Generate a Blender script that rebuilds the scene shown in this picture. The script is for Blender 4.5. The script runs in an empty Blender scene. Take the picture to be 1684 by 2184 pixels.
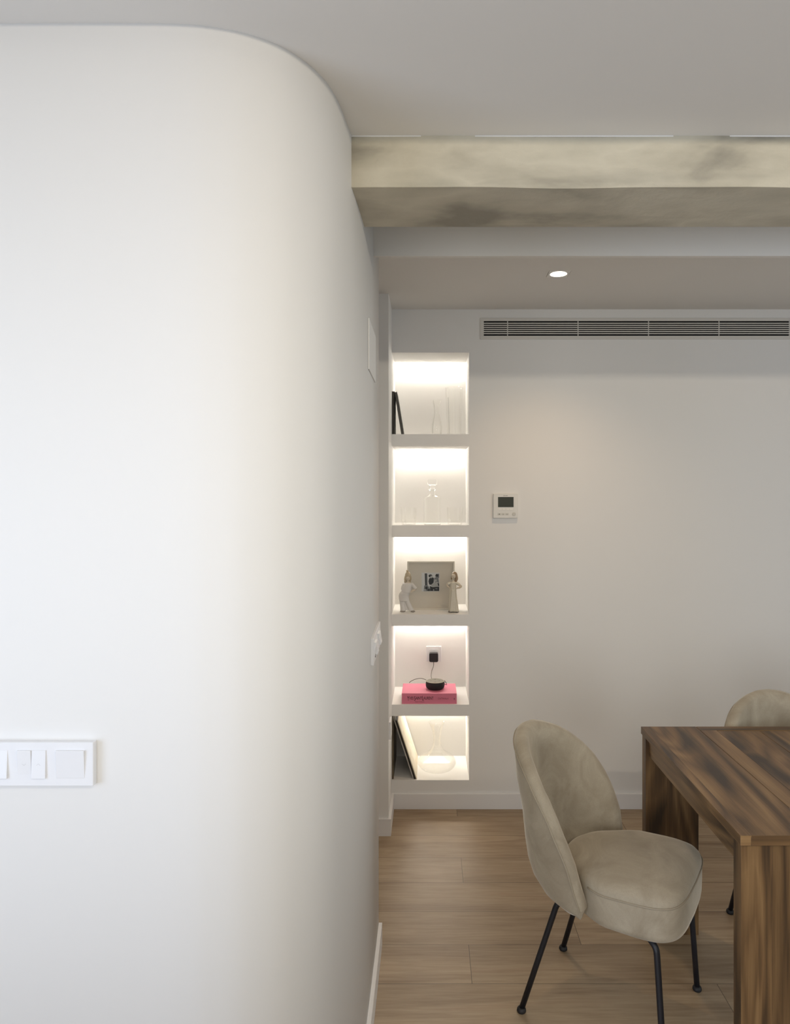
import bpy, bmesh, math, random
from mathutils import Vector, Matrix

random.seed(7)
SC = bpy.context.scene
COL = SC.collection
R = math.radians
EYE = 1.6

# ------------------------------------------------------------------ helpers
def link(name, bm, mats, parent=None, smooth=False, loc=None, rot=None):
    me = bpy.data.meshes.new(name)
    bmesh.ops.recalc_face_normals(bm, faces=bm.faces[:])
    bm.to_mesh(me); bm.free()
    o = bpy.data.objects.new(name, me)
    COL.objects.link(o)
    if not isinstance(mats, (list, tuple)):
        mats = [mats]
    for m in mats:
        me.materials.append(m)
    if smooth:
        for p in me.polygons:
            p.use_smooth = True
    if parent is not None:
        o.parent = parent
    if loc is not None: o.location = loc
    if rot is not None: o.rotation_euler = rot
    return o

def tag(o, label, cat, group=None, kind=None):
    o['label'] = label; o['category'] = cat
    if group: o['group'] = group
    if kind: o['kind'] = kind
    return o

def struct(o, label=None):
    o['kind'] = 'structure'
    if label: o['label'] = label
    return o

def thing(name, label, cat, loc=(0, 0, 0), rot=(0, 0, 0), group=None):
    o = bpy.data.objects.new(name, None)
    o.empty_display_size = .05
    COL.objects.link(o)
    o.location = loc; o.rotation_euler = rot
    return tag(o, label, cat, group)

def add_box(bm, x0, x1, y0, y1, z0, z1, mat=0, M=None):
    vs = [Vector((x, y, z)) for x in (x0, x1) for y in (y0, y1) for z in (z0, z1)]
    if M: vs = [M @ v for v in vs]
    v = [bm.verts.new(p) for p in vs]
    fs = []
    for q in ((0, 1, 3, 2), (4, 6, 7, 5), (0, 4, 5, 1), (2, 3, 7, 6), (0, 2, 6, 4), (1, 5, 7, 3)):
        f = bm.faces.new([v[i] for i in q]); f.material_index = mat; fs.append(f)
    return fs

def box(name, x0, x1, y0, y1, z0, z1, m, parent=None, bevel=0, seg=2, smooth=False):
    bm = bmesh.new()
    add_box(bm, x0, x1, y0, y1, z0, z1)
    if bevel:
        bmesh.ops.bevel(bm, geom=bm.edges[:] , offset=bevel, segments=seg, affect='EDGES', profile=.5)
    return link(name, bm, m, parent, smooth)

def loft(bm, rows, n=24, cap=True, mat=0):
    """rows: (cx, cy, cz, rx, ry) horizontal ellipses"""
    rings = []
    for (cx, cy, cz, rx, ry) in rows:
        rings.append([bm.verts.new((cx + rx*math.cos(2*math.pi*i/n), cy + ry*math.sin(2*math.pi*i/n), cz)) for i in range(n)])
    for a, b in zip(rings, rings[1:]):
        for i in range(n):
            f = bm.faces.new((a[i], a[(i+1) % n], b[(i+1) % n], b[i])); f.material_index = mat
    if cap:
        bm.faces.new(rings[0][::-1]).material_index = mat
        bm.faces.new(rings[-1]).material_index = mat
    return rings

def lathe(bm, prof, n=48, c=(0, 0, 0), close=False, mat=0):
    """prof: list of (r, z); r==0 makes a pole"""
    rings = []
    for r, z in prof:
        if r < 1e-6:
            rings.append([bm.verts.new((c[0], c[1], c[2]+z))])
        else:
            rings.append([bm.verts.new((c[0]+r*math.cos(2*math.pi*i/n), c[1]+r*math.sin(2*math.pi*i/n), c[2]+z)) for i in range(n)])
    pairs = list(zip(rings, rings[1:]))
    if close: pairs.append((rings[-1], rings[0]))
    for a, b in pairs:
        if len(a) == 1 and len(b) == 1: continue
        for i in range(n):
            j = (i+1) % n
            if len(a) == 1: f = bm.faces.new((a[0], b[j], b[i]))
            elif len(b) == 1: f = bm.faces.new((a[i], a[j], b[0]))
            else: f = bm.faces.new((a[i], a[j], b[j], b[i]))
            f.material_index = mat

def catmull(pts, sub=6):
    pts = [Vector(p) for p in pts]
    if len(pts) < 3: return pts
    out = []
    P = [pts[0]*2-pts[1]] + pts + [pts[-1]*2-pts[-2]]
    for i in range(1, len(P)-2):
        p0, p1, p2, p3 = P[i-1], P[i], P[i+1], P[i+2]
        for k in range(sub):
            t = k/sub
            out.append(.5*((2*p1)+(p2-p0)*t+(2*p0-5*p1+4*p2-p3)*t*t+(3*p1-p0-3*p2+p3)*t**3))
    out.append(pts[-1])
    return out

def tube(bm, pts, rad, n=12, closed=False, cap=True, mat=0):
    pts = [Vector(p) for p in pts]
    m = len(pts)
    rads = rad if isinstance(rad, (list, tuple)) else [rad]*m
    rings = []
    up = None
    for i, p in enumerate(pts):
        if closed: t = pts[(i+1) % m]-pts[i-1]
        else: t = pts[min(i+1, m-1)]-pts[max(i-1, 0)]
        t.normalize()
        if up is None:
            up = Vector((0, 0, 1)) if abs(t.z) < .9 else Vector((1, 0, 0))
        s = t.cross(up)
        if s.length < 1e-6: s = t.cross(Vector((0, 1, 0)))
        s.normalize()
        up = s.cross(t); up.normalize()
        rings.append([bm.verts.new(p + (s*math.cos(2*math.pi*k/n)+up*math.sin(2*math.pi*k/n))*rads[i]) for k in range(n)])
    pairs = list(zip(rings, rings[1:]))
    if closed: pairs.append((rings[-1], rings[0]))
    for a, b in pairs:
        for k in range(n):
            bm.faces.new((a[k], a[(k+1) % n], b[(k+1) % n], b[k])).material_index = mat
    if cap and not closed:
        bm.faces.new(rings[0][::-1]).material_index = mat
        bm.faces.new(rings[-1]).material_index = mat

def ellipsoid(bm, c, r, n=16, m=10, M=None, mat=0):
    prof = []
    rings = []
    for j in range(m+1):
        a = math.pi*j/m
        rr, z = math.sin(a), -math.cos(a)
        if j in (0, m): ring = [Vector((0, 0, z))]
        else: ring = [Vector((rr*math.cos(2*math.pi*i/n), rr*math.sin(2*math.pi*i/n), z)) for i in range(n)]
        out = []
        for v in ring:
            v = Vector((v.x*r[0], v.y*r[1], v.z*r[2]))
            if M: v = M @ v
            out.append(bm.verts.new(v+Vector(c)))
        rings.append(out)
    for a, b in zip(rings, rings[1:]):
        for i in range(n):
            j = (i+1) % n
            if len(a) == 1: f = bm.faces.new((a[0], b[j], b[i]))
            elif len(b) == 1: f = bm.faces.new((a[i], a[j], b[0]))
            else: f = bm.faces.new((a[i], a[j], b[j], b[i]))
            f.material_index = mat

def interp(tab, x):
    if x <= tab[0][0]: return tab[0][1]
    for (a, va), (b, vb) in zip(tab, tab[1:]):
        if x <= b:
            t = (x-a)/(b-a)
            return va+(vb-va)*t
    return tab[-1][1]

# ------------------------------------------------------------------ materials
class NT:
    def __init__(s, name):
        s.m = bpy.data.materials.new(name); s.m.use_nodes = True
        s.t = s.m.node_tree; s.b = s.t.nodes['Principled BSDF']; s.out = s.t.nodes['Material Output']
    def n(s, typ, **kw):
        nd = s.t.nodes.new(typ)
        for k, v in kw.items():
            if k.startswith('i_'):
                key = k[2:]
                key = int(key) if key.isdigit() else key.replace('_', ' ')
                nd.inputs[key].default_value = v
            else: setattr(nd, k, v)
        return nd
    def l(s, a, b): s.t.links.new(a, b)
    def math(s, op, a, b=None, c=None, clamp=False):
        nd = s.n('ShaderNodeMath', operation=op); nd.use_clamp = clamp
        for i, x in enumerate((a, b, c)):
            if x is None: continue
            if isinstance(x, (int, float)): nd.inputs[i].default_value = x
            else: s.l(x, nd.inputs[i])
        return nd.outputs[0]
    def ramp(s, fac, stops, interp='LINEAR'):
        nd = s.n('ShaderNodeValToRGB'); cr = nd.color_ramp; cr.interpolation = interp
        while len(cr.elements) < len(stops): cr.elements.new(.5)
        for e, (p, c) in zip(cr.elements, stops):
            e.position = p; e.color = (*c, 1)
        s.l(fac, nd.inputs[0]); return nd.outputs[0]
    def mix(s, fac, a, b, mode='MIX'):
        nd = s.n('ShaderNodeMix', data_type='RGBA', blend_type=mode)
        for i, x in ((0, fac), (6, a), (7, b)):
            if isinstance(x, (int, float)): nd.inputs[i].default_value = x
            elif isinstance(x, tuple): nd.inputs[i].default_value = (*x, 1)
            else: s.l(x, nd.inputs[i])
        return nd.outputs[2]
    def bump(s, h, strength=.2, dist=.002):
        nd = s.n('ShaderNodeBump', i_Strength=strength, i_Distance=dist)
        s.l(h, nd.inputs['Height']); s.l(nd.outputs[0], s.b.inputs['Normal'])
    def noise(s, vec, scale, detail=3, rough=.5, dist=0):
        nd = s.n('ShaderNodeTexNoise', i_Scale=scale, i_Detail=detail, i_Roughness=rough, i_Distortion=dist)
        if vec is not None: s.l(vec, nd.inputs['Vector'])
        return nd.outputs[0]
    def mapping(s, vec, scale=(1, 1, 1), loc=(0, 0, 0)):
        nd = s.n('ShaderNodeMapping'); nd.inputs['Scale'].default_value = scale; nd.inputs['Location'].default_value = loc
        s.l(vec, nd.inputs['Vector']); return nd.outputs[0]

def plain(name, col, rough=.5, metal=0, spec=.5, emit=None, estr=0, noise=0.0):
    k = NT(name)
    k.b.inputs['Base Color'].default_value = (*col, 1)
    k.b.inputs['Roughness'].default_value = rough
    k.b.inputs['Metallic'].default_value = metal
    k.b.inputs['Specular IOR Level'].default_value = spec
    if noise:
        g = k.n('ShaderNodeNewGeometry')
        nz = k.noise(g.outputs['Position'], 60, 3)
        c = k.mix(k.math('MULTIPLY', nz, noise), col, tuple(max(0, x*.55) for x in col))
        k.l(c, k.b.inputs['Base Color'])
    if emit:
        k.b.inputs['Emission Color'].default_value = (*emit, 1)
        k.b.inputs['Emission Strength'].default_value = estr
    return k.m

def plaster(name, col, rough=.75):
    k = NT(name)
    g = k.n('ShaderNodeNewGeometry')
    big = k.noise(g.outputs['Position'], 1.3, 3)
    c = k.mix(k.math('MULTIPLY', big, .12), col, tuple(x*.93 for x in col))
    k.l(c, k.b.inputs['Base Color'])
    k.b.inputs['Roughness'].default_value = rough
    k.b.inputs['Specular IOR Level'].default_value = .25
    fine = k.noise(g.outputs['Position'], 90, 4)
    k.bump(fine, .08, .001)
    return k.m

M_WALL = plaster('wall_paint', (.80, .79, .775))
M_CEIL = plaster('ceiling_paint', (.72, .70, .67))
M_NICHE = plaster('niche_paint', (.80, .79, .775))
M_SKIRT = plain('skirting_lacquer', (.82, .81, .81), .35)
M_WHITE = plain('switch_plastic', (.79, .79, .81), .3, noise=.02)
M_BLACKMETAL = plain('powder_coated_black', (.006, .007, .012), .45)
M_GLIDE = plain('black_rubber', (.01, .01, .012), .6)

def beam_mat():
    k = NT('rough_plastered_concrete')
    g = k.n('ShaderNodeNewGeometry')
    p = k.mapping(g.outputs['Position'], (1.5, 2.5, 4))
    a = k.noise(p, 2.2, 4, .5, .2)
    b = k.noise(k.mapping(g.outputs['Position'], (1.0, 9, 9)), 2.0, 3, .5, .3)
    c = k.ramp(a, [(.32, (.25, .23, .185)), (.45, (.42, .385, .305)), (.60, (.52, .48, .385)), (.78, (.42, .39, .31))])
    c2 = k.mix(k.ramp(b, [(.60, (0, 0, 0)), (.72, (.35, .35, .35))]), c, (.24, .22, .18))
    k.l(c2, k.b.inputs['Base Color'])
    k.b.inputs['Roughness'].default_value = .65
    k.bump(k.noise(g.outputs['Position'], 14, 5, .6), .5, .01)
    return k.m
M_BEAM = beam_mat()

def floor_mat():
    k = NT('oak_plank_tiles')
    g = k.n('ShaderNodeNewGeometry')
    sep = k.n('ShaderNodeSeparateXYZ'); k.l(g.outputs['Position'], sep.inputs[0])
    x, y = sep.outputs[0], sep.outputs[1]
    ry = k.math('DIVIDE', k.math('SUBTRACT', y, .1), .2)
    row = k.math('FLOOR', ry)
    fy = k.math('FRACT', ry)
    # joints: row 14 has one at x = .14, each row shifted by a third of a plank
    rx = k.math('SUBTRACT', k.math('DIVIDE', k.math('SUBTRACT', x, .14), 1.2), k.math('DIVIDE', k.math('SUBTRACT', row, 14.0), 3.0))
    colm = k.math('FLOOR', rx); fx = k.math('FRACT', rx)
    ex = k.math('MINIMUM', fx, k.math('SUBTRACT', 1.0, fx))
    ey = k.math('MINIMUM', fy, k.math('SUBTRACT', 1.0, fy))
    ex = k.math('MULTIPLY', ex, 1.2); ey = k.math('MULTIPLY', ey, .2)
    d = k.math('MINIMUM', ex, ey)
    groove = k.math('LESS_THAN', d, .0011)
    cv = k.n('ShaderNodeCombineXYZ'); k.l(row, cv.inputs[0]); k.l(colm, cv.inputs[1])
    wn = k.n('ShaderNodeTexWhiteNoise', noise_dimensions='3D'); k.l(cv.outputs[0], wn.inputs['Vector'])
    seed = wn.outputs['Value']
    co = k.n('ShaderNodeCombineXYZ')
    k.l(k.math('ADD', k.math('MULTIPLY', x, 1.1), k.math('MULTIPLY', seed, 37.0)), co.inputs[0])
    k.l(k.math('ADD', k.math('MULTIPLY', y, 9.0), k.math('MULTIPLY', seed, 11.0)), co.inputs[1])
    k.l(seed, co.inputs[2])
    n1 = k.noise(co.outputs[0], 1.3, 4, .55, .7)
    n2 = k.noise(k.mapping(co.outputs[0], (2.4, 5, 1)), 2.2, 5, .6, .5)
    base = k.ramp(n1, [(.28, (.225, .148, .086)), (.45, (.345, .248, .152)), (.60, (.445, .335, .212)), (.78, (.39, .265, .163))])
    c = k.mix(.35, base, k.ramp(n2, [(.3, (.19, .125, .078)), (.65, (.46, .355, .24))]))
    tone = k.math('ADD', .88, k.math('MULTIPLY', seed, .22))
    tn = k.n('ShaderNodeCombineColor'); [k.l(tone, tn.inputs[i]) for i in range(3)]
    c = k.mix(1.0, c, tn.outputs[0], 'MULTIPLY')
    c = k.mix(groove, c, (.12, .085, .055))
    k.l(c, k.b.inputs['Base Color'])
    k.b.inputs['Roughness'].default_value = .42
    k.b.inputs['Specular IOR Level'].default_value = .4
    k.bump(k.math('SUBTRACT', k.math('MULTIPLY', n2, .2), groove), .25, .0015)
    return k.m
M_FLOOR = floor_mat()

def wood_mat(name, dark=1.0, warm=1.0):
    k = NT(name)
    uv = k.n('ShaderNodeUVMap', uv_map='UVMap').outputs[0]
    sd = k.n('ShaderNodeUVMap', uv_map='seed').outputs[0]
    sp = k.n('ShaderNodeSeparateXYZ'); k.l(sd, sp.inputs[0])
    p = k.mapping(uv, (.6, 7.5, 1))
    n1 = k.noise(p, 1.7, 3, .5, .9)
    n3 = k.noise(k.mapping(uv, (.5, 3.0, 1)), 1.6, 2, .5, .4)
    rings = k.math('FRACT', k.math('MULTIPLY', n3, 9.0))
    rings = k.math('ABSOLUTE', k.math('SUBTRACT', rings, .5))
    n2 = k.noise(k.mapping(uv, (3, 90, 1)), 2, 4, .6)
    f = k.math('ADD', k.math('MULTIPLY', n1, .72), k.math('MULTIPLY', rings, .30))
    f = k.math('ADD', f, k.math('MULTIPLY', k.math('SUBTRACT', n2, .5), .16))
    D = dark
    c = k.ramp(f, [(.30, (.038*D, .021*D, .010*D)), (.43, (.125*D, .068*D, .028*D)), (.54, (.210*D, .122*D, .052*D)),
                   (.64, (.29*D*warm, .178*D, .080*D)), (.80, (.17*D, .108*D, .055*D))])
    tone = k.math('ADD', .82, k.math('MULTIPLY', sp.outputs[0], .36))
    tn = k.n('ShaderNodeCombineColor'); [k.l(tone, tn.inputs[i]) for i in range(3)]
    c = k.mix(1.0, c, tn.outputs[0], 'MULTIPLY')
    k.l(c, k.b.inputs['Base Color'])
    k.b.inputs['Roughness'].default_value = .42
    k.b.inputs['Specular IOR Level'].default_value = .45
    k.bump(n2, .12, .001)
    return k.m
M_WOOD = wood_mat('sheesham_wood')

def velvet_mat():
    k = NT('beige_velvet')
    tc = k.n('ShaderNodeTexCoord')
    n1 = k.noise(tc.outputs['Object'], 7, 5, .6, .8)
    n2 = k.noise(tc.outputs['Object'], 260, 3, .6)
    c = k.ramp(n1, [(.3, (.315, .265, .195)), (.5, (.41, .355, .27)), (.7, (.505, .445, .35))])
    c = k.mix(k.math('MULTIPLY', n2, .35), c, (.21, .185, .145))
    k.l(c, k.b.inputs['Base Color'])
    k.b.inputs['Roughness'].default_value = .85
    k.b.inputs['Specular IOR Level'].default_value = .15
    k.b.inputs['Sheen Weight'].default_value = .6
    k.b.inputs['Sheen Roughness'].default_value = .4
    k.b.inputs['Sheen Tint'].default_value = (1, .95, .85, 1)
    k.bump(k.math('ADD', n2, k.math('MULTIPLY', n1, 2.0)), .15, .002)
    return k.m
M_VELVET = velvet_mat()
M_PIPE = plain('beige_piping', (.36, .31, .235), .8, noise=.2)

def glass_mat():
    k = NT('thin_clear_glass')
    k.t.nodes.remove(k.b)
    tr = k.n('ShaderNodeBsdfTransparent'); gl = k.n('ShaderNodeBsdfGlossy'); gl.inputs['Roughness'].default_value = .02
    gl.inputs['Color'].default_value = (1, 1, 1, 1)
    lw = k.n('ShaderNodeLayerWeight', i_Blend=.35)
    tint = k.ramp(lw.outputs['Facing'], [(0, (.998, .998, .995)), (.75, (.985, .985, .98)), (1, (.80, .80, .79))])
    k.l(tint, tr.inputs[0])
    fr = k.n('ShaderNodeFresnel', i_IOR=1.35)
    g = k.n('ShaderNodeNewGeometry')
    mx = k.n('ShaderNodeMixShader')
    k.l(k.math('MULTIPLY', fr.outputs[0], .35, clamp=True), mx.inputs[0]); k.l(tr.outputs[0], mx.inputs[1]); k.l(gl.outputs[0], mx.inputs[2])
    k.l(mx.outputs[0], k.out.inputs['Surface'])
    return k.m
M_GLASS = glass_mat()
def crystal_mat():
    k = NT('cut_crystal')
    k.b.inputs['Base Color'].default_value = (1, 1, 1, 1)
    k.b.inputs['Roughness'].default_value = .12
    k.b.inputs['IOR'].default_value = 1.42
    k.b.inputs['Transmission Weight'].default_value = 1
    return k.m
M_CRYSTAL = crystal_mat()

# ------------------------------------------------------------------ camera
cam = bpy.data.cameras.new('camera'); co = bpy.data.objects.new('camera', cam); COL.objects.link(co)
co.location = (0, 0, EYE); co.rotation_euler = (R(90), 0, 0)
cam.sensor_fit = 'HORIZONTAL'; cam.sensor_width = 36
cam.lens = 36*1500/1684
cam.shift_x = -73/1684; cam.shift_y = -37/1684
cam.clip_start = .05
SC.camera = co

# ------------------------------------------------------------------ room
XR = 3.3; YB = 3.587; ND = .334; XN0, XN1 = -.191, .203
struct(box('floor', -2.7, XR, -3.2, 4.0, -.05, 0, M_FLOOR))
# main ceiling in front of the beam (unseen part behind raised to let the lamp light through)
bm = bmesh.new()
add_box(bm, -2.7, XR, 1.15, 1.72, 2.47, 2.9)
add_box(bm, -2.7, XR, -3.2, 1.15, 2.8, 2.9)
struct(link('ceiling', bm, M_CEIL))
# rear ceiling with a cut-out for the recessed spotlight
LX, LY, LS = .553, 3.012, .047
bm = bmesh.new()
add_box(bm, -1.3, LX-LS, 1.94, 4.0, 2.545, 2.70)
add_box(bm, LX+LS, XR, 1.94, 4.0, 2.545, 2.70)
add_box(bm, LX-LS, LX+LS, 1.94, LY-LS, 2.545, 2.70)
add_box(bm, LX-LS, LX+LS, LY+LS, 4.0, 2.545, 2.70)
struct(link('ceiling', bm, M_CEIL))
struct(box('trim_1', -.2, XR, 2.256, 2.272, 2.366, 2.56, M_CEIL))

# concrete beam, slightly uneven
bm = bmesh.new()
nx = 60
rows = [(1.706, 2.47), (1.706, 2.345), (1.957, 2.345), (1.957, 2.6), (1.706, 2.6)]
rings = []
for i in range(nx+1):
    x = -.22 + (XR+.22)*i/nx
    w = .0010*math.sin(i*.5)+.0008*math.sin(i*1.1+1)
    w2 = .002*math.sin(i*.6+2)
    rings.append([bm.verts.new((x, y+(w2 if y < 1.8 and z < 2.5 else 0), z+(w if z < 2.4 and y < 1.8 else 0))) for y, z in rows])
for a, b in zip(rings, rings[1:]):
    for j in range(5):
        bm.faces.new((a[j], a[(j+1) % 5], b[(j+1) % 5], b[j]))
bm.faces.new(rings[0]); bm.faces.new(rings[-1][::-1])
struct(link('ceiling_beam', bm, M_BEAM), 'rough plastered concrete beam crossing below the ceiling')

struct(box('trim_2', -.196, XR, 1.7045, 1.7065, 2.4680, 2.4705, M_WALL))

# curved wall on the left: flat face, rounded corner, long return
def wall_profile(off=0.0):
    base = [(-2.7, 1.30), (-1.6, 1.30), (-.9, 1.30), (-.62, 1.2985)]
    px = [(-.506, 1.299), (-.46, 1.301), (-.413, 1.307), (-.349, 1.326), (-.287, 1.366), (-.242, 1.426), (-.214, 1.495),
          (-.200, 1.572), (-.1935, 1.65), (-.188, 1.72), (-.183, 1.85), (-.180, 2.0), (-.179, 2.2)]
    c = catmull([(x, y, 0) for x, y in px], 8)
    pts = [Vector((x, y, 0)) for x, y in base]+c+[Vector((-.179, 2.49, 0))]
    if off:
        out = []
        for i, p in enumerate(pts):
            t = pts[min(i+1, len(pts)-1)]-pts[max(i-1, 0)]; t.normalize()
            out.append(p+Vector((t.y, -t.x, 0))*off)
        return out
    return pts
def prism(bm, poly, z0, z1, smooth_n=0):
    a = [bm.verts.new((p[0], p[1], z0)) for p in poly]
    b = [bm.verts.new((p[0], p[1], z1)) for p in poly]
    n = len(poly)
    for i in range(n):
        f = bm.faces.new((a[i], a[(i+1) % n], b[(i+1) % n], b[i]))
        f.smooth = i < smooth_n
    bm.faces.new(a[::-1]); bm.faces.new(b)
bm = bmesh.new()
wp = wall_profile()
poly = wp+[Vector((-2.7, 2.49, 0))]
prism(bm, poly, 0, 2.60, len(wp)-1)
o = struct(link('wall_left', bm, M_WALL))
bm = bmesh.new()
op = wall_profile(.012); op[-1] = Vector((-.167, 2.50, 0))
poly = op+[Vector((-.179, 2.50, 0))]+wp[::-1]
prism(bm, poly, 0, .079, 0)
struct(link('baseboard_left', bm, M_SKIRT))

# back wall with five niches and the jog beside them
NZ = [(1.9085, 2.3245), (1.4434, 1.8487), (.989, 1.3824), (.529, .9305), (.144, .4713)]
VX0, VX1, VZ0, VZ1 = .277, 2.285, 2.410, 2.486
bm = bmesh.new()
YE = YB+ND
add_box(bm, XN0, XN1, YE, YE+.06, 0, 2.56)
add_box(bm, XN1, XR, YB, YE+.06, 0, VZ0)
add_box(bm, XN1, XR, YB, YE+.06, VZ1, 2.56)
add_box(bm, XN1, VX0, YB, YE+.06, VZ0, VZ1)
add_box(bm, VX1, XR, YB, YE+.06, VZ0, VZ1)
zs = [2.56]+[v for a, b in NZ for v in (b, a)]+[0]
for i in range(0, len(zs), 2):
    add_box(bm, XN0, XN1, YB, YE, zs[i+1], zs[i])
struct(link('wall_back', bm, M_WALL))
bm = bmesh.new()
add_box(bm, -1.3, XN0, 3.306, YE+.06, 0, 2.56)
add_box(bm, -1.3, -1.2, 2.49, 3.306, 0, 2.56)
struct(link('wall_jog', bm, M_WALL))
struct(box('wall_right', XR, XR+.1, -3.2, 4.0, 0, 2.8, M_WALL))
struct(box('baseboard_back', XN0+.012, XR, YB-.012, YB, 0, .079, M_SKIRT, bevel=.0015))
bm = bmesh.new()
add_box(bm, XN0, XN0+.012, 3.306, YB, 0, .079)
add_box(bm, -1.2, XN0+.012, 3.294, 3.306, 0, .079)
struct(link('baseboard_jog', bm, M_SKIRT))

# ------------------------------------------------------------------ LED strips
M_LED = plain('warm_led_diffuser', (.9, .88, .8), .5, emit=(1.0, .92, .80), estr=86)
M_ALU = plain('aluminium_profile', (.6, .6, .58), .35, metal=.8)
names = ['top', 'second', 'middle', 'fourth', 'bottom']
for i, (z0, z1) in enumerate(NZ):
    t = thing('led_strip', 'slim warm light strip along the rear top edge of the %s wall niche' % names[i], 'light strip',
              (0, YE, z1), group='light strips inside the wall niches')
    box('diffuser', XN0+.004, XN1-.004, -.024, -.012, -.008, -.004, M_LED, t)
    box('profile', XN0+.002, XN1-.002, -.026, -.010, -.004, 0, M_ALU, t)

# ------------------------------------------------------------------ air vent
M_VENT = plain('vent_lacquer', (.66, .64, .60), .4)
M_DARK = plain('vent_gap_shade', (.002, .002, .002), .9, spec=.1)
t = thing('air_vent', 'long white slotted air conditioning grille high on the back wall', 'air vent', (0, YB, 2.392))
fx0, fx1, fz0, fz1 = .260, 2.30, 2.392, 2.4995
bm = bmesh.new()
b = .0175
add_box(bm, fx0, fx1, -.006, 0, 0, b); add_box(bm, fx0, fx1, -.006, 0, fz1-fz0-b+.002, fz1-fz0)
add_box(bm, fx0, fx0+b, -.006, 0, b, fz1-fz0-b+.002); add_box(bm, fx1-b, fx1, -.006, 0, b, fz1-fz0-b+.002)
bmesh.ops.bevel(bm, geom=bm.edges[:], offset=.0008, segments=1, affect='EDGES', profile=.5)
link('frame', bm, M_VENT, t)
bm = bmesh.new()
h = (fz1-fz0-b+.002)-b
for i in range(1, 7):
    z = b+h*i/7
    add_box(bm, fx0+b, fx1-b, -.005, -.001, z-.0026, z+.0026)
link('slats', bm, M_VENT, t)
for i in range(6):
    x = .399+i*.359
    if x > fx1: break
    bm = bmesh.new(); add_box(bm, x-.002, x+.002, -.0035, .003, b, b+h)
    link('support_bar', bm, M_VENT, t)
bm = bmesh.new()
add_box(bm, VX0+.0005, VX1-.0005, .001, .2, VZ0-2.392+.001, VZ1-2.392-.001)  # solid black block stands in for the shade behind the slats
link('shade_block', bm, M_DARK, t)

# ------------------------------------------------------------------ recessed spotlight
t = thing('recessed_spotlight', 'square white recessed spotlight glowing in the rear ceiling', 'spotlight', (LX, LY, 2.545))
bm = bmesh.new()
n = 40; r0 = .036; s = LS-.0025
inner = [bm.verts.new((r0*math.cos(2*math.pi*i/n), r0*math.sin(2*math.pi*i/n), -.001)) for i in range(n)]
outer = []
for i in range(n):
    a = 2*math.pi*i/n; cx, cy = math.cos(a), math.sin(a); q = s/max(abs(cx), abs(cy))
    outer.append(bm.verts.new((cx*q, cy*q, -.001)))
up = [bm.verts.new((v.co.x*.9, v.co.y*.9, .022)) for v in inner]
oup = [bm.verts.new((v.co.x, v.co.y, .02)) for v in outer]
for i in range(n):
    j = (i+1) % n
    bm.faces.new((inner[i], inner[j], outer[j], outer[i]))
    bm.faces.new((inner[i], up[i], up[j], inner[j]))
    bm.faces.new((outer[i], outer[j], oup[j], oup[i]))
link('trim_ring', bm, plain('spot_trim', (.8, .78, .74), .4), t)
bm = bmesh.new(); lathe(bm, [(0, .010), (.026, .010), (.0335, .016), (.0335, .022), (0, .022)], 32)
link('bulb', bm, plain('spot_bulb', (1, 1, 1), .4, emit=(1, .86, .66), estr=30), t, True)

# ------------------------------------------------------------------ thermostat
t = thing('thermostat', 'small square white wall thermostat with a dark display', 'thermostat', (.3876, YB, 1.5426))
M_TH = plain('thermostat_plastic', (.74, .73, .70), .4)
M_THG = plain('thermostat_print', (.13, .12, .11), .6)
s = .062
bm = bmesh.new(); add_box(bm, -s, s, -.016, 0, -s, s)
bmesh.ops.bevel(bm, geom=bm.edges[:], offset=.0025, segments=3, affect='EDGES', profile=.5)
link('housing', bm, M_TH, t)
box('display', -.0385, .0405, -.0172, -.015, -.006, .0455, plain('lcd_glass', (.045, .05, .038), .25), t, .0006)
for i in range(4):
    x = -.028+i*.0185
    box('button', x-.0078, x+.0078, -.0172, -.015, -.021, -.0135, plain('button_plastic', (.82, .80, .76), .4), t, .0008)
for i in range(3):
    x = -.032+i*.0195
    bn = box('button', x-.0085, x+.0085, -.0168, -.015, -.0475, -.036, plain('button_grey', (.60, .59, .55), .4), t, .0008)
    bm = bmesh.new(); lathe(bm, [(0, 0), (.0026 if i == 0 else .0017, 0), (.0026 if i == 0 else .0017, .0006), (0, .0006)], 12)
    link('symbol', bm, M_THG, bn, rot=(R(90), 0, 0), loc=(x, -.0167, -.0417))
bm = bmesh.new(); lathe(bm, [(0, 0), (.0095, 0), (.0095, .002), (.0075, .0028), (.003, .0028), (0, .0028)], 24)
kb = link('power_button', bm, plain('button_grey2', (.56, .55, .51), .4), t, rot=(R(90), 0, 0), loc=(.042, -.0155, -.0415))
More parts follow.
